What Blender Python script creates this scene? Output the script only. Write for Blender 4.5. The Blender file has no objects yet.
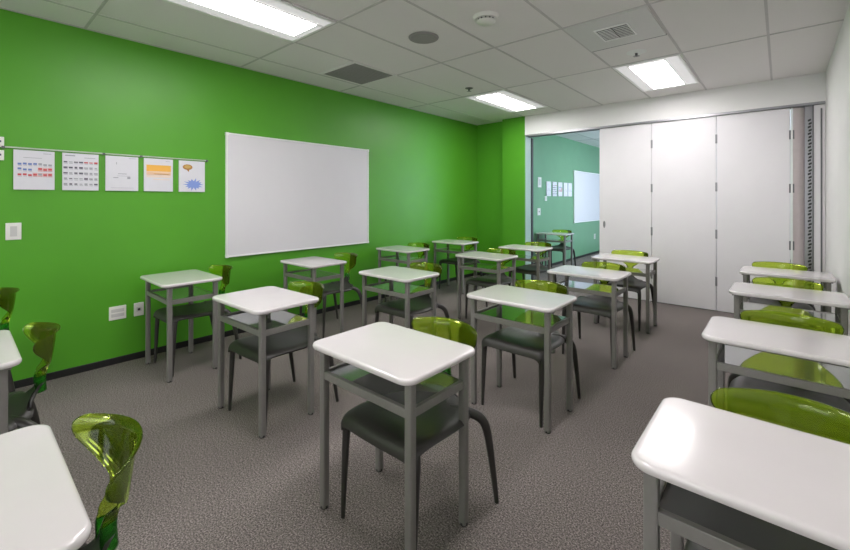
import bpy, bmesh, math, random
from mathutils import Vector
random.seed(7)
PI = math.pi
COL = bpy.context.scene.collection
H = 2.74            # ceiling height
XL, XR = -4.2, 0.36 # green wall, white wall
YB, YF = -3.6, 6.12 # wall behind the viewer, partition plane
YN = 12.6           # end of the next room

# ------------------------------------------------------------------ materials
def mat(name, col, rough=0.5, metal=0.0, noise=0.0, nscale=20, bump=0.0, bscale=200, coat=0.0, spec=0.5):
    m = bpy.data.materials.new(name); m.use_nodes = True
    nt = m.node_tree; b = nt.nodes['Principled BSDF']
    b.inputs['Base Color'].default_value = (*col, 1)
    b.inputs['Roughness'].default_value = rough
    b.inputs['Metallic'].default_value = metal
    b.inputs['Specular IOR Level'].default_value = spec
    b.inputs['Coat Weight'].default_value = coat
    b.inputs['Coat Roughness'].default_value = 0.05
    tc = nt.nodes.new('ShaderNodeTexCoord')
    if noise > 0:
        n = nt.nodes.new('ShaderNodeTexNoise'); n.inputs['Scale'].default_value = nscale; n.inputs['Detail'].default_value = 3
        r = nt.nodes.new('ShaderNodeValToRGB')
        r.color_ramp.elements[0].position = 0.3; r.color_ramp.elements[1].position = 0.7
        r.color_ramp.elements[0].color = (*[c * (1 - noise) for c in col], 1)
        r.color_ramp.elements[1].color = (*[min(1, c * (1 + noise)) for c in col], 1)
        nt.links.new(tc.outputs['Object'], n.inputs['Vector'])
        nt.links.new(n.outputs['Fac'], r.inputs['Fac']); nt.links.new(r.outputs['Color'], b.inputs['Base Color'])
    if bump > 0:
        n2 = nt.nodes.new('ShaderNodeTexNoise'); n2.inputs['Scale'].default_value = bscale
        bp = nt.nodes.new('ShaderNodeBump'); bp.inputs['Strength'].default_value = bump; bp.inputs['Distance'].default_value = 0.004
        nt.links.new(tc.outputs['Object'], n2.inputs['Vector'])
        nt.links.new(n2.outputs['Fac'], bp.inputs['Height']); nt.links.new(bp.outputs['Normal'], b.inputs['Normal'])
    return m

def carpet():
    m = bpy.data.materials.new('carpet'); m.use_nodes = True
    nt = m.node_tree; b = nt.nodes['Principled BSDF']
    b.inputs['Roughness'].default_value = 0.95; b.inputs['Specular IOR Level'].default_value = 0.15
    tc = nt.nodes.new('ShaderNodeTexCoord')
    n = nt.nodes.new('ShaderNodeTexNoise'); n.inputs['Scale'].default_value = 140; n.inputs['Detail'].default_value = 4; n.inputs['Roughness'].default_value = 0.8
    r = nt.nodes.new('ShaderNodeValToRGB')
    e = r.color_ramp.elements
    e[0].position = 0.36; e[0].color = (0.045, 0.039, 0.036, 1)
    e[1].position = 0.66; e[1].color = (0.50, 0.44, 0.415, 1)
    k = r.color_ramp.elements.new(0.5); k.color = (0.18, 0.157, 0.147, 1)
    n3 = nt.nodes.new('ShaderNodeTexNoise'); n3.inputs['Scale'].default_value = 1.2
    mx = nt.nodes.new('ShaderNodeMix'); mx.data_type = 'RGBA'; mx.blend_type = 'MULTIPLY'; mx.inputs[0].default_value = 0.25
    nt.links.new(tc.outputs['Object'], n.inputs['Vector']); nt.links.new(tc.outputs['Object'], n3.inputs['Vector'])
    nt.links.new(n.outputs['Fac'], r.inputs['Fac'])
    nt.links.new(r.outputs['Color'], mx.inputs[6]); nt.links.new(n3.outputs['Fac'], mx.inputs[7])
    nt.links.new(mx.outputs[2], b.inputs['Base Color'])
    bp = nt.nodes.new('ShaderNodeBump'); bp.inputs['Strength'].default_value = 0.12; bp.inputs['Distance'].default_value = 0.004
    nt.links.new(n.outputs['Fac'], bp.inputs['Height']); nt.links.new(bp.outputs['Normal'], b.inputs['Normal'])
    return m

def green_clear(name='clear_green_plastic', tint=(0.86, 0.96, 0.34), tl=(0.68, 1.0, 0.05), df_=(0.42, 0.64, 0.02), k=.17):
    m = bpy.data.materials.new(name); m.use_nodes = True
    nt = m.node_tree; nt.nodes.clear()
    out = nt.nodes.new('ShaderNodeOutputMaterial')
    tr = nt.nodes.new('ShaderNodeBsdfTransparent')
    tr.inputs['Color'].default_value = (*tint, 1)
    df = nt.nodes.new('ShaderNodeBsdfTranslucent'); df.inputs['Color'].default_value = (*tl, 1)
    d2 = nt.nodes.new('ShaderNodeBsdfDiffuse'); d2.inputs['Color'].default_value = (*df_, 1)
    a = nt.nodes.new('ShaderNodeMixShader'); a.inputs[0].default_value = 0.5
    nt.links.new(df.outputs[0], a.inputs[1]); nt.links.new(d2.outputs[0], a.inputs[2])
    mx = nt.nodes.new('ShaderNodeMixShader'); mx.inputs[0].default_value = k
    nt.links.new(tr.outputs[0], mx.inputs[1]); nt.links.new(a.outputs[0], mx.inputs[2])
    gl = nt.nodes.new('ShaderNodeBsdfGlossy'); gl.inputs['Roughness'].default_value = 0.04
    fr = nt.nodes.new('ShaderNodeFresnel'); fr.inputs['IOR'].default_value = 1.38
    m2 = nt.nodes.new('ShaderNodeMixShader')
    nt.links.new(fr.outputs[0], m2.inputs[0]); nt.links.new(mx.outputs[0], m2.inputs[1]); nt.links.new(gl.outputs[0], m2.inputs[2])
    nt.links.new(m2.outputs[0], out.inputs['Surface'])
    return m

def emit(name, col, s, base=None):
    m = bpy.data.materials.new(name); m.use_nodes = True
    nt = m.node_tree; b = nt.nodes['Principled BSDF']
    g = base or 0.8
    b.inputs['Base Color'].default_value = (g, g, g, 1)
    b.inputs['Emission Color'].default_value = (*col, 1)
    b.inputs['Emission Strength'].default_value = s
    return m

M = dict(
    green=mat('green_paint', (0.088, 0.35, 0.020), 0.42, noise=0.03, nscale=3),
    green_glare=mat('green_paint_glare_tint', (0.15, 0.34, 0.19), 0.28, noise=0.03, nscale=3),  # blue daylight glare mixed into the green base colour
    white=mat('white_paint', (0.80, 0.79, 0.79), 0.6, noise=0.01, nscale=4),
    panel=mat('partition_laminate', (0.79, 0.77, 0.80), 0.42, noise=0.01, nscale=5),
    tile=mat('ceiling_tile', (0.79, 0.765, 0.755), 0.9, noise=0.04, nscale=300, bump=0.25, bscale=350),
    tbar=mat('ceiling_grid', (0.55, 0.53, 0.525), 0.6, noise=0.02),
    carpet=carpet(),
    black=mat('black_rubber', (0.012, 0.012, 0.012), 0.5, noise=0.1),
    top=mat('white_moulded_top', (0.67, 0.63, 0.64), 0.18, noise=0.01, nscale=8, coat=0.4),
    steel=mat('grey_powder_coat', (0.215, 0.205, 0.195), 0.42, metal=0.1, noise=0.03, nscale=60),
    shelf=mat('glossy_grey_shelf', (0.30, 0.31, 0.31), 0.07, metal=0.6, noise=0.02, nscale=10, coat=0.5),
    seat=mat('dark_grey_plastic', (0.034, 0.032, 0.029), 0.44, noise=0.06, nscale=60, bump=0.08, bscale=500),
    clear=green_clear(),
    stem=green_clear('clear_green_stem', (0.30, 0.85, 0.22), (0.10, 0.70, 0.08), (0.05, 0.40, 0.03), .4),
    board=mat('whiteboard_enamel', (0.74, 0.73, 0.76), 0.22, noise=0.008, nscale=3),
    frame=mat('white_frame', (0.82, 0.84, 0.82), 0.35, noise=0.01),
    alu=mat('aluminium', (0.34, 0.34, 0.36), 0.35, metal=0.8, noise=0.03, nscale=80),
    dalu=mat('dark_aluminium', (0.16, 0.16, 0.17), 0.4, metal=0.5, noise=0.03),
    plate=mat('white_plastic', (0.78, 0.78, 0.74), 0.35, noise=0.01),
    dplate=mat('pale_grey_plastic', (0.58, 0.58, 0.57), 0.35, noise=0.01),
    dark=mat('dark_grille', (0.03, 0.03, 0.03), 0.6, noise=0.1),
    vent=mat('grey_mesh', (0.25, 0.245, 0.24), 0.7, noise=0.25, nscale=160),
    spk=mat('grey_perforated', (0.30, 0.29, 0.285), 0.7, noise=0.25, nscale=300),
    pink=mat('pinkish_laminate', (0.68, 0.60, 0.61), 0.45, noise=0.02),
    paper=mat('poster_paper', (0.70, 0.70, 0.75), 0.5, noise=0.01),
    rail=mat('pale_rail', (0.50, 0.58, 0.46), 0.3, noise=.01),
    lens=emit('lit_diffuser', (1.0, 0.965, 0.97), 24.0),
    lens2=emit('soft_lit_reflector', (1.0, 0.98, 0.98), 0.45, 0.35),
    refl=mat('light_reflector', (0.85, 0.85, 0.84), 0.4, noise=0.01),
    daylight=emit('added_window_glow', (0.62, 0.80, 1.0), 7.5),  # cool glow for the added next-room window
    fill_daylight2=emit('pale_added_window_glow', (0.95, 0.95, 1.0), 3.5),  # fill glow for the added window behind the viewer
    ink_blue=mat('ink_blue', (0.15, 0.22, 0.50), 0.6, noise=0.02), ink_red=mat('ink_red', (0.60, 0.09, 0.10), 0.6, noise=0.02),
    ink_pale=mat('ink_pale_pink', (0.72, 0.45, 0.45), 0.6, noise=0.02), ink_grey=mat('ink_grey', (0.35, 0.36, 0.40), 0.6, noise=0.02),
    ink_dark=mat('ink_dark', (0.10, 0.09, 0.13), 0.6, noise=0.02), ink_orange=mat('ink_orange', (0.85, 0.45, 0.08), 0.6, noise=0.02),
    ink_peach=mat('ink_peach', (0.85, 0.58, 0.38), 0.6, noise=0.02), ink_peach2=mat('ink_pale_peach', (0.80, 0.66, 0.58), 0.6, noise=0.02),
    ink_brown=mat('ink_brown', (0.45, 0.22, 0.06), 0.6, noise=0.02), ink_yellow=mat('ink_yellow', (0.60, 0.40, 0.12), 0.6, noise=0.02),
    ink_star=mat('ink_star_blue', (0.22, 0.32, 0.70), 0.6, noise=0.02),
)

# ------------------------------------------------------------------ mesh helpers
def obj(name, bm, m, parent=None, loc=(0, 0, 0), smooth=True, bevel=0, segs=2):
    me = bpy.data.meshes.new(name)
    bmesh.ops.recalc_face_normals(bm, faces=bm.faces[:])
    bm.to_mesh(me); bm.free()
    ms = m if isinstance(m, (list, tuple)) else [m]
    for x in ms: me.materials.append(x)
    o = bpy.data.objects.new(name, me); COL.objects.link(o); o.location = loc
    if parent: o.parent = parent
    if bevel:
        b = o.modifiers.new('bevel', 'BEVEL'); b.width = bevel; b.segments = segs; b.limit_method = 'ANGLE'; b.angle_limit = math.radians(40)
    if smooth:
        for p in me.polygons: p.use_smooth = True
        me.set_sharp_from_angle(angle=math.radians(42))
    return o

def box(bm, x0, x1, y0, y1, z0, z1, mi=0):
    v = [bm.verts.new((x, y, z)) for x in (x0, x1) for y in (y0, y1) for z in (z0, z1)]
    for f in ((0, 1, 3, 2), (4, 6, 7, 5), (0, 4, 5, 1), (2, 3, 7, 6), (0, 2, 6, 4), (1, 5, 7, 3)):
        fc = bm.faces.new([v[i] for i in f]); fc.material_index = mi

def bx(*a):
    bm = bmesh.new(); box(bm, *a); return bm

def cyl(bm, c, r0, r1, z0, z1, n=24, mi=0):
    a = [bm.verts.new((c[0] + r0 * math.cos(2 * PI * i / n), c[1] + r0 * math.sin(2 * PI * i / n), z0)) for i in range(n)]
    b = [bm.verts.new((c[0] + r1 * math.cos(2 * PI * i / n), c[1] + r1 * math.sin(2 * PI * i / n), z1)) for i in range(n)]
    for i in range(n):
        f = bm.faces.new((a[i], a[(i + 1) % n], b[(i + 1) % n], b[i])); f.material_index = mi
    for f in (bm.faces.new(a[::-1]), bm.faces.new(b)): f.material_index = mi

def sweep(pts, rad, n=12, aspect=1.0):
    """tube through pts with a radius at each; Catmull-smoothed"""
    P = []; R = []
    k = len(pts)
    for i in range(k - 1):
        p = [Vector(pts[max(0, min(k - 1, j))]) for j in (i - 1, i, i + 1, i + 2)]
        st = 5
        for s in range(st):
            t = s / st
            P.append(0.5 * ((2 * p[1]) + (-p[0] + p[2]) * t + (2 * p[0] - 5 * p[1] + 4 * p[2] - p[3]) * t * t + (-p[0] + 3 * p[1] - 3 * p[2] + p[3]) * t ** 3))
            R.append(rad[i] * (1 - t) + rad[i + 1] * t)
    P.append(Vector(pts[-1])); R.append(rad[-1])
    bm = bmesh.new(); rings = []
    nrm = None
    for i, q in enumerate(P):
        d = (P[min(i + 1, len(P) - 1)] - P[max(i - 1, 0)]).normalized()
        if nrm is None:
            nrm = Vector((0, 1, 0)); 
            if abs(d.dot(nrm)) > 0.9: nrm = Vector((0, 0, 1))
        nrm = (nrm - d * nrm.dot(d)).normalized(); bn = d.cross(nrm)
        rings.append([bm.verts.new(q + nrm * (R[i] * aspect * math.cos(2 * PI * j / n)) + bn * (R[i] * math.sin(2 * PI * j / n))) for j in range(n)])
    for a, b in zip(rings, rings[1:]):
        for j in range(n): bm.faces.new((a[j], a[(j + 1) % n], b[(j + 1) % n], b[j]))
    bm.faces.new(rings[0][::-1]); bm.faces.new(rings[-1])
    return bm

def rrect(hx, hy, r, n=8):
    out = []
    for cx, cy, a0 in ((hx - r, hy - r, 0), (-hx + r, hy - r, 90), (-hx + r, -hy + r, 180), (hx - r, -hy + r, 270)):
        for i in range(n + 1):
            a = math.radians(a0 + 90 * i / n); out.append((cx + r * math.cos(a), cy + r * math.sin(a)))
    return out

def loft(rings, cap=True, mi=0):
    bm = bmesh.new(); rs = [[bm.verts.new(p) for p in r] for r in rings]
    n = len(rs[0])
    for a, b in zip(rs, rs[1:]):
        for j in range(n): bm.faces.new((a[j], a[(j + 1) % n], b[(j + 1) % n], b[j])).material_index = mi
    if cap: bm.faces.new(rs[0][::-1]); bm.faces.new(rs[-1])
    return bm

def tagp(o, label=None, cat=None, group=None, kind=None):
    if label: o['label'] = label
    if cat: o['category'] = cat
    if group: o['group'] = group
    if kind: o['kind'] = kind
    return o

def struct(name, bm, m, **k):
    return tagp(obj(name, bm, m, **k), kind='structure')

def thing(name, label, cat, loc, group=None, rz=0):
    o = bpy.data.objects.new(name, None); COL.objects.link(o); o.location = loc; o.rotation_euler = (0, 0, rz); o.empty_display_size = 0.1
    return tagp(o, label, cat, group)

def bake(o):
    """apply modifiers into the mesh so copies share it"""
    dg = bpy.context.evaluated_depsgraph_get()
    me = bpy.data.meshes.new_from_object(o.evaluated_get(dg))
    o.modifiers.clear(); o.data = me
    return o

def dup(root, loc, rz, label):
    r = root.copy(); COL.objects.link(r); r.location = loc; r.rotation_euler = (0, 0, rz); r['label'] = label
    for ch in list(root.children):
        c = ch.copy(); COL.objects.link(c); c.parent = r
        for g in list(ch.children):
            d = g.copy(); COL.objects.link(d); d.parent = c
    return r

# ------------------------------------------------------------------ room shell
struct('floor', bx(XL - .1, XR + .1, YB - .1, YN + .1, -0.1, 0), M['carpet'])
struct('ceiling', bx(XL - .1, XR + .1, YB - .1, YN + .1, H, H + 0.1), M['tile'])
struct('wall_left', bx(XL - .1, XL, YB - .1, 6.28, 0, H), M['green'])
struct('wall_right', bx(XR, XR + .1, YB - .1, YN + .1, 0, H), M['white'])
struct('wall_back', bx(XL, XR, YB - .1, YB, 0, H), M['white'])
struct('wall_far', bx(XL - .1, -3.58, 6.28, 6.38, 0, H), M['green'])
struct('wall_pier', bx(-3.58, -3.16, YF, 6.38, 0, H), M['green'])
struct('wall_next_left', bx(-3.75, -3.6, 6.38, YN + .1, 0, H), M['green_glare'])
struct('wall_next_far', bx(-3.6, XR, YN, YN + .1, 0, H), M['white'])
struct('wall_header', bx(-3.16, XR, YF, 6.38, 2.43, H), M['white'])
bs = 0.055
struct('baseboard_left', bx(XL, XL + .012, YB, 6.28, 0, bs), M['black'], bevel=.003)
struct('baseboard_far', bx(XL + .012, -3.58, 6.268, 6.28, 0, bs), M['black'], bevel=.003)
struct('baseboard_pier', bx(-3.58, -3.16, YF - .012, YF, 0, bs), M['black'], bevel=.003)
struct('baseboard_right', bx(XR - .012, XR, YB, 6.10, 0, bs), M['black'], bevel=.003)
struct('baseboard_next_left', bx(-3.6, -3.588, 6.38, YN, 0, 0.05), M['black'], bevel=.003)
# pocket side of the pier with its black seal
struct('trim_1', bx(-3.16, -3.146, YF + .005, 6.37, 0, 2.43), mat('jamb_blue_grey', (0.36, 0.50, 0.42), 0.35, noise=.02))
struct('trim_2', bx(-3.146, -3.134, 6.31, 6.37, 0, 2.40), M['black'])
# ceiling grid
bm = bmesh.new()
gx = [-3.80 - 0.0 + 0.62 * i for i in range(0, 7)]
for x in gx: box(bm, x - .009, x + .009, YB, 6.119, H - .004, H)
y = 0.68 - 1.25 * 3
while y < 5.5:
    box(bm, XL + .001, XR - .001, y - .009, y + .009, H - .0045, H); y += 1.25
struct('trim_3', bm, M['tbar'])
bm = bmesh.new()
for x in gx[1:]: box(bm, x - .012, x + .012, 6.381, YN, H - .004, H)
y = 6.93
while y < YN: box(bm, -3.599, XR - .001, y - .012, y + .012, H - .0045, H); y += 1.25
struct('trim_4', bm, M['tbar'])
# wall angle trims
struct('trim_5', bx(XL, XL + .02, YB, 6.28, H - .005, H), M['tbar'])
# overhead track
bm = bmesh.new()
box(bm, -3.15, XR, YF - .006, YF + .03, 2.405, 2.432); box(bm, -3.15, XR, YF + .09, YF + .13, 2.400, 2.432)
box(bm, -3.15, XR, YF + .03, YF + .09, 2.418, 2.432)
struct('trim_6', bm, M['alu'])
# daylight window added unseen behind the viewer to brighten the room
struct('added_window_2', bx(-3.4, -0.3, YB, YB + .02, 0.9, 2.4), M['fill_daylight2'])
bm = bmesh.new()
for a in (-3.45, -2.42, -1.38, -.3): box(bm, a, a + .05, YB + .02, YB + .05, .85, 2.45)
box(bm, -3.45, -.25, YB + .02, YB + .05, .85, .9); box(bm, -3.45, -.25, YB + .02, YB + .05, 2.4, 2.45)
o = obj('added_window_frame', bm, M['frame']); o.parent = bpy.data.objects['added_window_2']; o['kind'] = 'structure'
# daylight window added unseen in the next room for its cool light
struct('added_window_1', bx(XR - .02, XR, 7.6, 11.4, 0.9, 2.4), M['daylight'])
bm = bmesh.new()
for a in (7.55, 8.82, 10.1, 11.37): box(bm, XR - .04, XR - .02, a, a + .05, .85, 2.45)
box(bm, XR - .04, XR - .02, 7.55, 11.42, .85, .9); box(bm, XR - .04, XR - .02, 7.55, 11.42, 2.4, 2.45)
o = obj('added_window_frame', bm, M['frame']); o.parent = bpy.data.objects['added_window_1']
o['kind'] = 'structure'

# ------------------------------------------------------------------ folding partition
PX = [-1.99, -1.31, -0.60, 0.08]
yy0, yy1 = YF + .02, YF + .075
def panel(i, x0, x1, label):
    t = thing('partition_panel', label, 'partition panel', ((x0 + x1) / 2, (yy0 + yy1) / 2, 0.0), 'white folding partition panels')
    h = (x1 - x0) / 2 - .0025
    obj('panel_board', bx(-h, h, -.027, .027, 0.012, 2.402), M['panel'], t, bevel=.003)
    return t
p1 = panel(0, PX[0], PX[1], 'white partition panel with the small finger pull, beside the opening')
p2 = panel(1, PX[1], PX[2], 'middle white partition panel, between two hinged joints')
p3 = panel(2, PX[2], PX[3], 'white partition panel next to the pinkish folded leaf, with square hinges')
def hinge(t, x, z, w, h, m='alu', y=-.027):
    bm = bmesh.new(); box(bm, x - w, x - .003, y - .004, y, z - h, z + h); box(bm, x + .003, x + w, y - .004, y, z - h, z + h)
    cyl(bm, (x, y - .006), .005, .005, z - h, z + h, 10)
    o = obj('hinge', bm, M[m], t)
hw = 0.34
for z in (.37, .95, 1.53, 2.12): hinge(p2, -.355, z, .011, .055)
for z in (.37, .95, 1.53, 2.12): hinge(p3, -.34, z, .011, .055)
for z in (.86, 1.50, 2.10):
    bm = bmesh.new(); box(bm, .328, .345, -.034, -.027, z - .05, z + .05); box(bm, .349, .372, -.034, -.027, z - .05, z + .05)
    for q in (-.03, .03):
        for xx in (.336, .361): box(bm, xx - .006, xx + .006, -.036, -.034, z + q - .006, z + q + .006)
    obj('hinge', bm, M['dalu'], p3)
# finger pull on panel 1
bm = bmesh.new()
ring = []
for k in range(24):
    a = 2 * PI * k / 24; ring.append((math.cos(a), math.sin(a)))
bm = loft([[(-.27 + .016 * c, -.027, 1.02 + .05 * s) for c, s in ring], [(-.27 + .016 * c, -.031, 1.02 + .05 * s) for c, s in ring], [(-.27 + .011 * c, -.031, 1.02 + .044 * s) for c, s in ring], [(-.27 + .009 * c, -.0275, 1.02 + .04 * s) for c, s in ring]])
obj('finger_pull', bm, M['alu'], p1)
bm = bmesh.new(); box(bm, -.335, -.29, -.045, -.027, .03, .09); box(bm, -.322, -.303, -.04, -.028, 0.0, .15)
obj('floor_bolt', bm, M['dalu'], p2)
# folded leaf and pocket
t = thing('folded_leaf', 'pinkish white folded partition leaf standing edge on in the wall pocket', 'partition panel', (.113, 6.2, 0))
obj('edge_strip', bx(-.030, -.014, -.07, .0, .01, 2.398), M['frame'], t)
pts = [(-.012, -.06), (.02, -.05), (.05, -.03), (.085, .005), (.118, .03), (.126, .12), (.08, .12), (.04, .06), (-.012, .0)]
obj('curved_board', loft([[(x, y, .01) for x, y in pts], [(x, y, 2.398) for x, y in pts]]), M['pink'], t)
t = thing('perforated_channel', 'tall perforated metal channel with zigzag slots beside pinkish leaf', 'channel', (.243, 6.185, 0))
obj('channel_back', bx(-.045, .020, 0, .008, 0, 2.40), M['alu'], t)
bm = bmesh.new(); z = .05; k = 0
while z < 2.26:
    s = -.006 if k % 2 else .0
    b0 = [(-.014 + s, z), (.012 + s, z + .012), (.012 + s, z + .034), (-.014 + s, z + .022)]
    vs = [bm.verts.new((a, -.002, b)) for a, b in b0]; ve = [bm.verts.new((a, .003, b)) for a, b in b0]
    bm.faces.new(vs)
    for i in range(4): bm.faces.new((vs[i], vs[(i + 1) % 4], ve[(i + 1) % 4], ve[i]))
    z += .037; k += 1
obj('slots', bm, M['dark'], t)
t = thing('partition_jamb', 'aluminium jamb post closing the partition against the white wall', 'jamb', (.31, 6.15, 0))
obj('post', bx(-.045, .048, -.02, .06, 0, 2.40), M['panel'], t, bevel=.003)
bm = bmesh.new(); box(bm, -.052, -.040, -.026, 0, 0, 2.40)
obj('seal', bm, M['dalu'], t)
bm = bmesh.new(); box(bm, .012, .026, -.026, 0, 0, 2.36)
obj('seal', bm, M['dalu'], t)

# ------------------------------------------------------------------ desk prototype
DT = 0.74
def make_desk():
    t = thing('student_desk', '', 'desk', (0, 0, 0), 'white topped student desks with grey legs')
    hx, hy = .306, .222
    R = []
    for ins, z in ((.010, DT - .024), (.003, DT - .022), (0, DT - .016), (0, DT - .009), (.0015, DT - .005), (.004, DT - .002), (.008, DT - .0004), (.014, DT)):
        R.append([(x, y, z) for x, y in rrect(hx - ins, hy - ins, .052 - ins * .6, 8)])
    obj('tabletop', loft(R), M['top'], t)
    for sx in (-1, 1):
        for sy in (-1, 1):
            lx, ly = sx * .262, sy * .165
            pr = rrect(.0165, .0165, .006, 3)
            l = obj('leg', loft([[(lx + x, ly + y, .006) for x, y in pr], [(lx + x, ly + y, DT - .024) for x, y in pr]]), M['steel'], t)
            bm = bmesh.new(); cyl(bm, (lx, ly), .0165, .018, 0, .012, 14); obj('foot_cap', bm, M['black'], l)
            bm = bmesh.new(); box(bm, lx - .026, lx + .026, ly - .026, ly + .026, DT - .033, DT - .025); obj('mounting_plate', bm, M['steel'], l)
    z0, z1 = .578, .612
    obj('shelf', bx(-.255, .255, -.158, .17, .597, .603), M['shelf'], t)
    obj('front_rail', bx(-.246, .246, -.178, -.158, z0, z1), M['steel'], t, bevel=.002)
    for s in (-1, 1):
        obj('side_rail', bx(s * .262 - .009, s * .262 + .009, -.149, .149, z0, z1), M['steel'], t, bevel=.002)
    obj('rear_rail', bx(-.246, .246, .168, .175, .592, .604), M['steel'], t, bevel=.002)
    for ch in t.children:
        if ch.modifiers: bake(ch)
    return t

# ------------------------------------------------------------------ chair prototype
def crv(rows, n):
    out = []; k = len(rows)
    for i in range(k - 1):
        P = [rows[max(0, min(k - 1, j))] for j in (i - 1, i, i + 1, i + 2)]
        for s in range(n):
            t = s / n
            out.append([0.5 * ((2 * b) + (-a + c) * t + (2 * a - 5 * b + 4 * c - d) * t * t + (-a + 3 * b - 3 * c + d) * t ** 3) for a, b, c, d in zip(*P)])
    out.append(list(rows[-1])); return out

def sheet(rows, fn, nu=18):
    bm = bmesh.new(); G = []
    for r in rows: G.append([bm.verts.new(fn(r, -1 + 2 * i / nu)) for i in range(nu + 1)])
    for a, b in zip(G, G[1:]):
        for i in range(nu): bm.faces.new((a[i], a[i + 1], b[i + 1], b[i]))
    return bm

def make_chair():
    t = thing('side_chair', '', 'chair', (0, 0, 0), 'dark grey chairs with clear green backs')
    rows = crv([(.000, .405, .196, 0), (.006, .428, .204, .000), (.03, .443, .209, .004), (.09, .447, .213, .011), (.18, .444, .215, .017), (.28, .440, .213, .016),
                (.35, .440, .198, .010), (.40, .448, .160, .003), (.435, .468, .100, 0), (.457, .495, .052, 0), (.472, .515, .036, 0), (.481, .530, .033, 0)], 3)
    def f(r, u):
        y, z, hw, sag = r
        roll = .022 * abs(u) ** 7 if y < .42 else .006 * abs(u) ** 3
        uu = math.sin(u * PI / 2 * .85) / math.sin(PI / 2 * .85)
        y2 = .028 * u * u * max(0, min(1, (y - .42) / .03))
        return (hw * uu, y - y2 - .008 * (1 - uu * uu) * (1 if y < .05 else 0), z - sag * (1 - u * u) - roll)
    s = obj('seat', sheet(rows, f, 20), M['seat'], t)
    so = s.modifiers.new('s', 'SOLIDIFY'); so.thickness = .016; so.offset = -1
    b = s.modifiers.new('b', 'BEVEL'); b.width = .005; b.segments = 2; b.angle_limit = math.radians(50)
    bake(s)
    for p in s.data.polygons: p.use_smooth = True
    for sx in (-1, 1):
        l = obj('leg', sweep([(sx * .16, .05, .425), (sx * .188, .030, .422), (sx * .203, .018, .385), (sx * .206, .008, .2), (sx * .208, 0.0, 0)], [.013, .019, .018, .014, .009]), M['seat'], t)
        l = obj('leg', sweep([(sx * .10, .36, .440), (sx * .175, .385, .436), (sx * .222, .425, .405), (sx * .236, .455, .33), (sx * .243, .485, .17), (sx * .248, .512, 0)], [.012, .021, .020, .018, .014, .010]), M['seat'], t)
    rb = crv([(.560, .480, .024), (.585, .487, .028), (.607, .493, .042), (.633, .499, .078), (.660, .504, .118), (.688, .508, .154), (.713, .511, .180), (.733, .513, .193), (.752, .515, .197), (.763, .518, .195), (.771, .524, .189), (.775, .532, .178)], 3)
    sb = crv([(.490, .482, .027), (.52, .480, .0265), (.545, .479, .025), (.562, .480, .024)], 3)
    def g(r, u):
        z, y, hw = r
        x = hw * math.sin(u * PI / 2 * .9) / math.sin(PI / 2 * .9)
        return (x, y - .095 * (abs(x) / .2) ** 2 - .035 * abs(u) ** 2 * max(0, min(1, (.63 - z) / .04)), z - .006 * (x / .2) ** 2)
    k = obj('backrest', sheet(rb, g, 24), M['clear'], t)
    so = k.modifiers.new('s', 'SOLIDIFY'); so.thickness = .006; so.offset = 0
    bake(k); k['label'] = 'transparent green backrest'
    q = obj('backrest_stem', sheet(sb, g, 10), M['stem'], t); so = q.modifiers.new('s', 'SOLIDIFY'); so.thickness = .009; so.offset = 0; bake(q)
    q['label'] = 'vivid green clear stem'
    for p in q.data.polygons: p.use_smooth = True
    for p in k.data.polygons: p.use_smooth = True
    for ch in t.children:
        if ch.modifiers: bake(ch)
    return t

desk0 = make_desk(); chair0 = make_chair()
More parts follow.
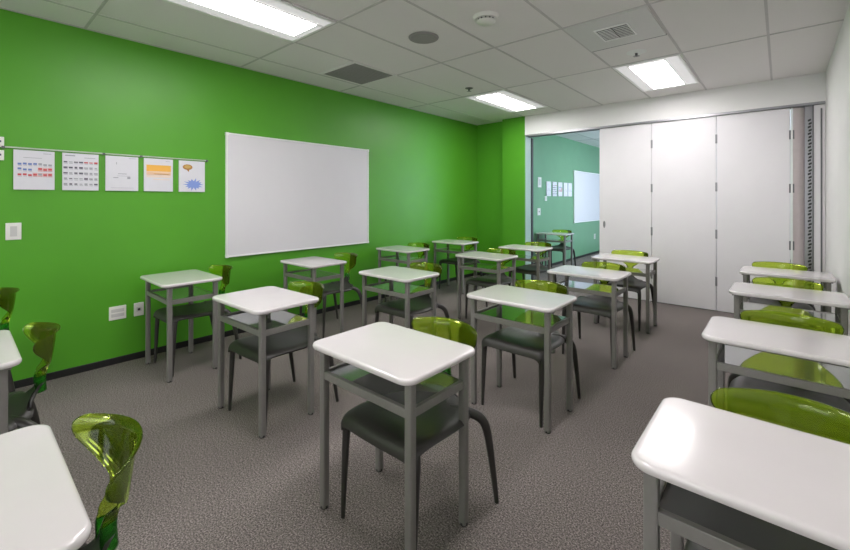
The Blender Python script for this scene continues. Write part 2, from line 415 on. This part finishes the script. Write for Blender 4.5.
# (centre x, centre y, desk turn deg, chair dx, chair front dy, chair turn deg, desk label, chair label)
SET = [
 (-1.275, 1.248, 0, .055, -.148, 0, 'whole white-topped desk nearest the viewer in the centre of the floor', 'chair under the large desk in the centre foreground, green back behind it'),
 (-1.285, -.045, 0, .0, -.165, 0, 'white desk cut off in the bottom left corner of the photo', 'chair with olive-green clear back beside the bottom left corner desk'),
 (-2.56, -.045, 0, -.02, -.16, 0, 'desk corner poking in at the left photo edge above the bottom left desk', 'chair with curled green back just right of the left edge desk corner'),
 (-1.30, 2.46, 0, .0, -.14, 0, 'desk directly behind the centre foreground desk, shelf mirroring green', 'dark seated chair beneath the desk right behind the centre foreground one'),
 (-1.285, 3.68, 0, .03, -.13, 0, 'third desk back in the central row, pale shelf, ahead of the partition desk', 'chair at the third desk of the central row'),
 (-1.295, 4.84, 0, -.03, -.14, 0, 'desk right in front of the white partition panels, last of the central row', 'chair against the white partition, yellow-green back above the last central desk'),
 (-2.53, 1.325, 1.5, .03, -.14, 3, 'desk between the socket-side wall desk and the centre foreground desk', 'chair under the desk left of the centre foreground desk'),
 (-2.52, 2.545, 0, .04, -.12, 0, 'desk in front of the whiteboard\'s right lower corner, second in its row', 'chair at the desk just below the whiteboard right corner, arched rear leg'),
 (-2.55, 4.0, 0, .01, -.12, 0, 'desk in the middle distance in front of the green pier, third in its row', 'chair at the middle distance desk in front of the green pier'),
 (-2.585, 5.02, 0, .03, -.12, 0, 'farthest desk of its row, at the foot of the green pier by the opening', 'chair by the opening to the next room, at the desk near the green pier'),
 (-3.735, 1.225, 0, -.03, -.12, 0, 'desk against the green wall beside the two wall sockets', 'shadowed chair at the desk beside the wall sockets'),
 (-3.66, 2.44, 0, .04, -.05, 0, 'desk against the green wall directly beneath the whiteboard', 'chair beneath the whiteboard with one arched rear leg showing'),
 (-3.74, 3.85, 0, .0, -.12, 0, 'desk at the green wall just right of the whiteboard', 'chair at the wall desk just right of the whiteboard'),
 (-3.76, 5.02, 0, .0, -.12, 0, 'farthest desk along the green wall, in the far corner', 'chair at the farthest desk in the green corner'),
 (.02, 1.30, 0, .01, -.16, 0, 'large glossy white desk cut off in the bottom right corner of the photo', 'chair with wide green back behind the bottom right corner desk'),
 (.02, 2.51, 0, .01, -.15, 0, 'second desk from the front in the right-hand row by the white wall', 'chair with green back between second and third right-hand desks'),
 (.03, 3.74, 0, .0, -.13, 0, 'third desk from the front in the right-hand row by the white wall', 'chair with green back at the third desk of the right-hand row'),
 (.025, 4.76, 0, -.04, -.13, 0, 'farthest desk of the right-hand row, by the partition jamb', 'farthest right-hand chair, green back against the white partition'),
 (-3.27, 7.55, 0, .0, -.10, 0, 'lone desk in the next room seen through the opening', 'lone chair at the desk in the next room'),
]
for i, (x, y, rz, cdx, cdy, crz, dl, cl) in enumerate(SET):
    if i == 0:
        desk0.location = (x, y, 0); desk0.rotation_euler.z = math.radians(rz); desk0['label'] = dl
        chair0.location = (x + cdx, y + cdy, 0); chair0.rotation_euler.z = math.radians(crz); chair0['label'] = cl
    else:
        dup(desk0, (x, y, 0), math.radians(rz), dl)
        dup(chair0, (x + cdx, y + cdy, 0), math.radians(crz), cl)
dup(chair0, (-3.84, -.25, 0), 0, 'chair sliver with green back at the very left edge against the green wall')

# ------------------------------------------------------------------ whiteboards
def whiteboard(X, y0, y1, z0, z1, label):
    t = thing('whiteboard', label, 'whiteboard', (X, (y0 + y1) / 2, z0))
    h = (y1 - y0) / 2; zz = z1 - z0
    obj('writing_surface', bx(0.003, .020, -h + .012, h - .012, .012, zz - .012), M['board'], t)
    bm = bmesh.new()
    box(bm, 0.001, .028, -h, -h + .016, 0, zz); box(bm, 0.001, .028, h - .016, h, 0, zz)
    box(bm, 0.001, .028, -h + .016, h - .016, zz - .016, zz); box(bm, 0.001, .028, -h + .016, h - .016, 0, .016)
    obj('frame', bm, M['frame'], t, bevel=.002)
    bm = bmesh.new()
    for sy in (-1, 1):
        for z in (-.003, zz - .027): box(bm, 0.001, .031, *sorted((sy * (h - .024), sy * (h + .003))), z, z + .03)
    obj('corner_caps', bm, M['frame'], t, bevel=.002)
    return t
whiteboard(XL, 1.775, 3.645, .795, 2.045, 'large blank whiteboard mounted on the green wall')
whiteboard(-3.6, 9.33, 11.25, .84, 2.05, 'whiteboard seen through the opening on the next room\'s wall')

# ------------------------------------------------------------------ posters and rail
def poster(yc, zc, w, h, kind, label, X=XL, group='small white posters hung under the wall rail'):
    t = thing('poster', label, 'poster', (X, yc, zc), group)
    obj('backing_board', bx(0, .016, -w / 2, w / 2, -h / 2, h / 2), M['paper'], t, bevel=.001)
    bm = bmesh.new(); mats = []
    def ink(name):
        if M[name] not in mats: mats.append(M[name])
        return mats.index(M[name])
    def q(y, z, a, b, name):
        box(bm, .016, .0166, y - a / 2, y + a / 2, z - b / 2, z + b / 2, ink(name))
    def poly(P, name, d=.0166):
        k = ink(name); f = [bm.verts.new((d, a, b)) for a, b in P]; g = [bm.verts.new((.016, a, b)) for a, b in P]
        bm.faces.new(f).material_index = k
        for i in range(len(P)): bm.faces.new((f[i], f[(i + 1) % len(P)], g[(i + 1) % len(P)], g[i])).material_index = k
    R = random.Random(3)
    if kind == 'logos':
        q(.07, .125, .045, .004, 'ink_grey'); q(-.01, .09, .10, .003, 'ink_grey')
        for r, z in enumerate((.045, .005, -.035)):
            for c in range(7):
                y = -.08 + c * .0275
                nm = 'ink_blue' if (r == 0 or (r == 1 and c < 3)) else 'ink_red'
                if r == 0 and c > 3: nm = 'ink_grey'
                if r == 1 and c == 3: continue
                if r > 0 and c > 2 and nm == 'ink_red': q(y, z, .026, .030, 'ink_pale')
                if r == 2 and c == 4: nm = 'ink_grey'
                q2 = R.uniform(-.005, .005)
                box(bm, .016, .0172, y - .010, y + .010, z + q2 - .007, z + q2 + .007, ink(nm))
                box(bm, .016, .0169, y - .008, y + .012, z + q2 - .014, z + q2 - .011, ink('ink_grey'))
    if kind == 'grid':
        q(-.065, .125, .06, .008, 'ink_grey'); q(.055, .112, .07, .004, 'ink_grey')
        for r in range(5):
            for c in range(7):
                y = -.093 + c * .031; z = .075 - r * .043
                nm = 'ink_red' if (r == 0 and c > 3) else ('ink_dark' if R.random() < .6 else 'ink_grey')
                q(y, z, R.uniform(.016, .026), R.uniform(.007, .015), nm)
                q(y + .002, z - .011, .022, .004, 'ink_grey')
    if kind == 'plan':
        q(.07, .13, .05, .003, 'ink_grey'); q(-.04, .085, .004, .02, 'ink_grey')
        q(.0, -.002, .06, .005, 'ink_grey'); q(-.045, -.035, .035, .006, 'ink_grey'); q(.045, -.035, .022, .018, 'ink_grey'); q(.01, -.02, .09, .0025, 'ink_grey'); q(-.0, -.12, .16, .002, 'ink_grey')
    if kind == 'band':
        q(.07, .125, .035, .003, 'ink_grey')
        q(0, .06, .19, .056, 'ink_orange'); q(0, .015, .19, .030, 'ink_peach'); q(0.02, .01, .12, .006, 'ink_orange'); q(0, -.012, .19, .022, 'ink_peach2'); q(0.02, -.04, .13, .008, 'ink_peach2')
    if kind == 'burst':
        P = [(-.04 + .042 * math.cos(a), .085 + .026 * math.sin(a)) for a in [2 * PI * k / 18 for k in range(18)]]
        poly(P, 'ink_brown'); poly([(-.04 + .028 * math.cos(2 * PI * k / 12), .088 + .016 * math.sin(2 * PI * k / 12)) for k in range(12)], 'ink_yellow', .0172)
        poly([(-.055, .068), (-.025, .062), (-.03, .04)], 'ink_brown')
        obj('speech_bubble_print', bm, mats, t, smooth=False); bm = bmesh.new(); mats = []
        P = []
        for k in range(28):
            a = 2 * PI * k / 28; r = 1.0 if k % 2 == 0 else .58; r *= (1 + .12 * math.sin(k * 2.3)); P.append((.012 + .088 * r * math.cos(a), -.076 + .056 * r * math.sin(a)))
        bm2 = P; c0 = bm.verts.new((.0168, .012, -.08)); k = ink('ink_star'); vs = [bm.verts.new((.0168, a, b)) for a, b in P]
        for i in range(len(vs)): bm.faces.new((c0, vs[i], vs[(i + 1) % len(vs)])).material_index = k
    if mats: obj('print', bm, mats, t, smooth=False)
    else: bm.free()
    return t
for yc, w, kind, lab in ((.388, .222, 'logos', 'leftmost rail poster, with rows of small blue and red marks'), (.655, .222, 'grid', 'rail poster filled with a dark grid of tiny pictures'),
                         (.925, .226, 'plan', 'nearly blank rail poster with a few faint grey lines'), (1.193, .224, 'band', 'rail poster with an orange band fading downward'),
                         (1.467, .224, 'burst', 'rightmost rail poster, with brown blob and blue starburst')):
    poster(yc, 1.592, w, .29, kind, lab)
t = thing('display_rail', 'thin pale clip rail on the green wall above the posters', 'rail', (XL, .9, 1.75))
obj('bar', bx(.004, .014, -.675, .70, -.004, .006), M['rail'], t, bevel=.001)
for y in (-.675, -.10, .16, .70):
    bm = bmesh.new(); box(bm, 0.001, .024, y - .009, y + .009, -.010, .006)
    obj('clip', bm, M['dalu'], t, bevel=.002)
for z, lab in ((1.785, 'upper of two small white signs at the left photo edge'), (1.69, 'lower of two small white signs at the left photo edge')):
    t = thing('wall_sign', lab, 'sign', (XL, .160, z))
    obj('plate', bx(.002, .010, -.07, .07, -.036, .036), M['plate'], t, bevel=.001)
    bm = bmesh.new(); box(bm, .010, .0106, .03, .056, -.004, .010); box(bm, .010, .0106, -.05, .02, -.004, .010)
    obj('print', bm, M['ink_dark'], t)
# next-room posters: two switches and poster strip
for i, (y, m_) in enumerate(((7.98, 'plan'), (8.27, 'grid'), (8.56, 'logos'), (8.85, 'plan'), (9.1, 'plan'))):
    poster(y, 1.60, .21, .30, m_, ['first', 'second', 'third', 'fourth', 'fifth'][i] + ' poster from the left in the next room\'s poster strip', X=-3.6, group='posters on the next room wall')

# ------------------------------------------------------------------ wall plates
def plate(name, X, y, z, w, h, label, cat, kind):
    t = thing(name, label, cat, (X, y, z))
    obj('cover_plate', bx(0, .008, -w / 2, w / 2, -h / 2, h / 2), M['plate'], t, bevel=.002)
    bm = bmesh.new()
    if kind == 'rocker':
        box(bm, .008, .011, -w * .22, w * .22, -h * .3, h * .3); obj('rocker', bm, M['dplate'], t, bevel=.001)
    elif kind == 'double':
        for s in (-1, 1): box(bm, .008, .0095, -w * .38, w * .38, s * h * .17 - h * .12, s * h * .17 + h * .12)
        obj('socket_face', bm, M['dplate'], t, bevel=.001)
    else:
        n = 14; box(bm, .008, .010, -.018, .018, -.018, .018)
        obj('jack_surround', bm, M['dplate'], t)
        bm = bmesh.new(); r = [(math.cos(2 * PI * k / n), math.sin(2 * PI * k / n)) for k in range(n)]
        bm.free(); bm = loft([[(.009, .011 * c, .011 * s) for c, s in r], [(.013, .009 * c, .009 * s) for c, s in r]])
        obj('jack', bm, M['dark'], t)
plate('light_switch', XL, .278, 1.143, .082, .122, 'white rocker switch plate on green wall below the posters', 'switch', 'rocker')
plate('wall_socket', XL, .895, .425, .118, .112, 'wide white double socket low on green wall', 'socket', 'double')
plate('cable_socket', XL, 1.045, .425, .072, .112, 'narrow white plate with black round jack low on green wall', 'socket', 'jack')
plate('light_switch', -3.6, 7.58, 1.72, .15, .20, 'tall pale plate left of the next room\'s posters', 'switch', 'rocker')
plate('thermostat', -3.6, 7.86, 1.40, .10, .09, 'small pale square plate under the next room\'s posters', 'thermostat', 'rocker')
plate('light_switch', -3.6, 7.55, 1.14, .13, .14, 'white plate above the next room\'s desk', 'switch', 'jack')
plate('wall_socket', -3.6, 10.75, .44, .10, .13, 'white socket low under the next room\'s whiteboard', 'socket', 'double')

# ------------------------------------------------------------------ ceiling fittings
def troffer(x, y, label, grp='recessed ceiling light panels'):
    t = thing('ceiling_light', label, 'ceiling light', (x, y, H - .002), grp)
    hx, hy = .298, .615
    bm = bmesh.new()
    box(bm, -hx, -hx + .022, -hy, hy, -.012, 0); box(bm, hx - .022, hx, -hy, hy, -.012, 0)
    box(bm, -hx + .022, hx - .022, -hy, -hy + .022, -.012, 0); box(bm, -hx + .022, hx - .022, hy - .022, hy, -.012, 0)
    obj('frame', bm, M['refl'], t)
    obj('diffuser', bx(-.165, .165, -.54, .54, -.009, -.001), M['lens'], t)
    bm = bmesh.new()
    for s in (-1, 1):
        box(bm, *sorted((s * .165, s * (hx - .022))), -hy + .022, hy - .022, -.007, -.001)
        box(bm, -.165, .165, *sorted((s * .54, s * (hy - .022))), -.007, -.001)
    obj('reflector', bm, M['lens2'], t)
    bm = bmesh.new()
    for s in (-1, 1):
        box(bm, s * .165 - .004, s * .165 + .004, -hy + .022, hy - .022, -.016, -.008)
    for s in (-1, 1): box(bm, -.165, .165, s * .54 - .004, s * .54 + .004, -.016, -.008)
    obj('basket_edge', bm, M['refl'], t)
troffer(-2.87, 1.30, 'large lit ceiling panel at the top edge, left of centre')
troffer(-2.87, 5.055, 'lit ceiling panel near the green pier')
troffer(-1.01, 5.055, 'lit ceiling panel in front of the white header, right of centre')
troffer(-1.01, 1.30, 'added lit ceiling panel just above the viewer, out of view')  # added out of view to brighten the right side
troffer(-1.01, -2.45, 'added unseen lit ceiling panel behind the viewer, right side')  # added unseen as fill light for the room
troffer(-2.87, -2.45, 'added unseen lit ceiling panel behind the viewer, left side')  # second added fill panel, also unseen
troffer(-2.0, 9.0, 'added unseen lit ceiling panel in the next room', 'added next room ceiling lights')  # added unseen to light the next room

t = thing('return_grille', 'square dark grey return air grille in the ceiling near the green wall', 'vent', (-3.46, 2.875, H - .002))
obj('mesh_face', bx(-.265, .265, -.265, .265, -.008, 0), M['vent'], t)
bm = bmesh.new()
for s in (-1, 1):
    box(bm, s * .282 - .016, s * .282 + .016, -.298, .298, -.010, 0); box(bm, -.266, .266, s * .282 - .016, s * .282 + .016, -.010, 0)
obj('frame', bm, M['tile'], t)
bm = bmesh.new()
for k in range(-6, 7): box(bm, k * .04 - .003, k * .04 + .003, -.265, .265, -.011, -.008)
obj('louvres', bm, M['spk'], t)

t = thing('ceiling_speaker', 'flat round grey ceiling speaker grille', 'speaker', (-2.27, 2.59, H - .003))
bm = bmesh.new(); cyl(bm, (0, 0), .112, .118, -.010, 0, 32); obj('grille', bm, M['spk'], t)
bm = bmesh.new(); cyl(bm, (0, 0), .125, .128, -.005, 0, 32); obj('rim', bm, M['spk'], t)

t = thing('smoke_detector', 'round protruding smoke detector between the ceiling speaker and the square vent', 'detector', (-1.66, 2.60, H - .003))
bm = bmesh.new(); cyl(bm, (0, 0), .085, .098, -.022, 0, 32); obj('base', bm, M['plate'], t)
bm = bmesh.new(); cyl(bm, (0, 0), .055, .072, -.05, -.036, 32); cyl(bm, (0, 0), .05, .05, -.036, -.022, 24); obj('chamber', bm, M['plate'], t)
bm = bmesh.new()
for k in range(12):
    a = 2 * PI * k / 12; cyl(bm, (.06 * math.cos(a), .06 * math.sin(a)), .006, .006, -.037, -.021, 6)
obj('ribs', bm, M['dalu'], t)

def sprinkler(x, y, label, m, r):
    t = thing('sprinkler', label, 'sprinkler', (x, y, H - .002))
    bm = bmesh.new(); cyl(bm, (0, 0), r * .7, r, -.010, 0, 24); obj('cup', bm, M[m], t)
    bm = bmesh.new(); cyl(bm, (0, 0), .010, .012, -.035, -.010, 12)
    for k in range(8):
        a = 2 * PI * k / 8; c, s = math.cos(a), math.sin(a)
        vs = [bm.verts.new((c * .008 - s * .005 * e, s * .008 + c * .005 * e, -.036)) for e in (-1, 1)] + [bm.verts.new((c * .03 - s * .006 * e, s * .03 + c * .006 * e, -.037)) for e in (1, -1)]
        bm.faces.new(vs)
    obj('deflector', bm, M['dalu'], t)
sprinkler(-2.88, 4.13, 'small dark sprinkler head beside the lit panel near the green pier', 'dalu', .05)
sprinkler(-1.01, 4.14, 'sprinkler head with white round plate between square vent and lit panel', 'frame', .085)

t = thing('supply_diffuser', 'square white ceiling vent panel with central louvred grille', 'vent', (-1.01, 3.51, H - .002))
obj('panel', bx(-.298, .298, -.325, .325, -.010, 0), mat('vent_panel', (.66, .66, .64), .5, noise=.01), t, bevel=.002)
obj('slot_shade', bx(-.115, .115, -.14, .14, -.013, -.010), M['dark'], t)  # flat dark plate standing in for shade between the louvres
bm = bmesh.new()
for k in range(9):
    y = -.125 + k * .031
    box(bm, -.11, -.004, y - .005, y + .005, -.016, -.013)
obj('louvres', bm, M['refl'], t)
bm = bmesh.new()
for k in range(8):
    x = .006 + k * .0145
    box(bm, .004, .11, -.125 + k * .034 - .007, -.125 + k * .034 + .007, -.016, -.013)
obj('louvres', bm, M['dplate'], t)
bm = bmesh.new()
for s in (-1, 1): box(bm, s * .12 - .006, s * .12 + .006, -.146, .146, -.018, -.010); box(bm, -.114, .114, s * .14 - .005, s * .14 + .005, -.018, -.010)
obj('grille_rim', bm, M['refl'], t)
struct('trim_7', bx(-1.31, -.71, 3.838, 3.852, H - .010, H - .001), M['dalu'])

# ------------------------------------------------------------------ world, camera
w = bpy.data.worlds.new('world'); bpy.context.scene.world = w; w.use_nodes = True
w.node_tree.nodes['Background'].inputs[0].default_value = (0.7, 0.8, 1, 1); w.node_tree.nodes['Background'].inputs[1].default_value = 0.3
cam = bpy.data.cameras.new('camera'); co = bpy.data.objects.new('camera', cam); COL.objects.link(co)
co.location = (0, 0, 1.37); co.rotation_euler = (PI / 2, 0, math.atan(356 / 409.))
cam.sensor_width = 36; cam.lens = 36 * 409 / 850; cam.shift_y = -75 / 850; cam.clip_start = .02
sc = bpy.context.scene; sc.camera = co
sc.view_settings.view_transform = 'Standard'; sc.view_settings.look = 'None'; sc.view_settings.exposure = 0.1
sc.cycles.max_bounces = 10; sc.cycles.diffuse_bounces = 5; sc.cycles.transparent_max_bounces = 16; sc.cycles.caustics_reflective = False; sc.cycles.caustics_refractive = False
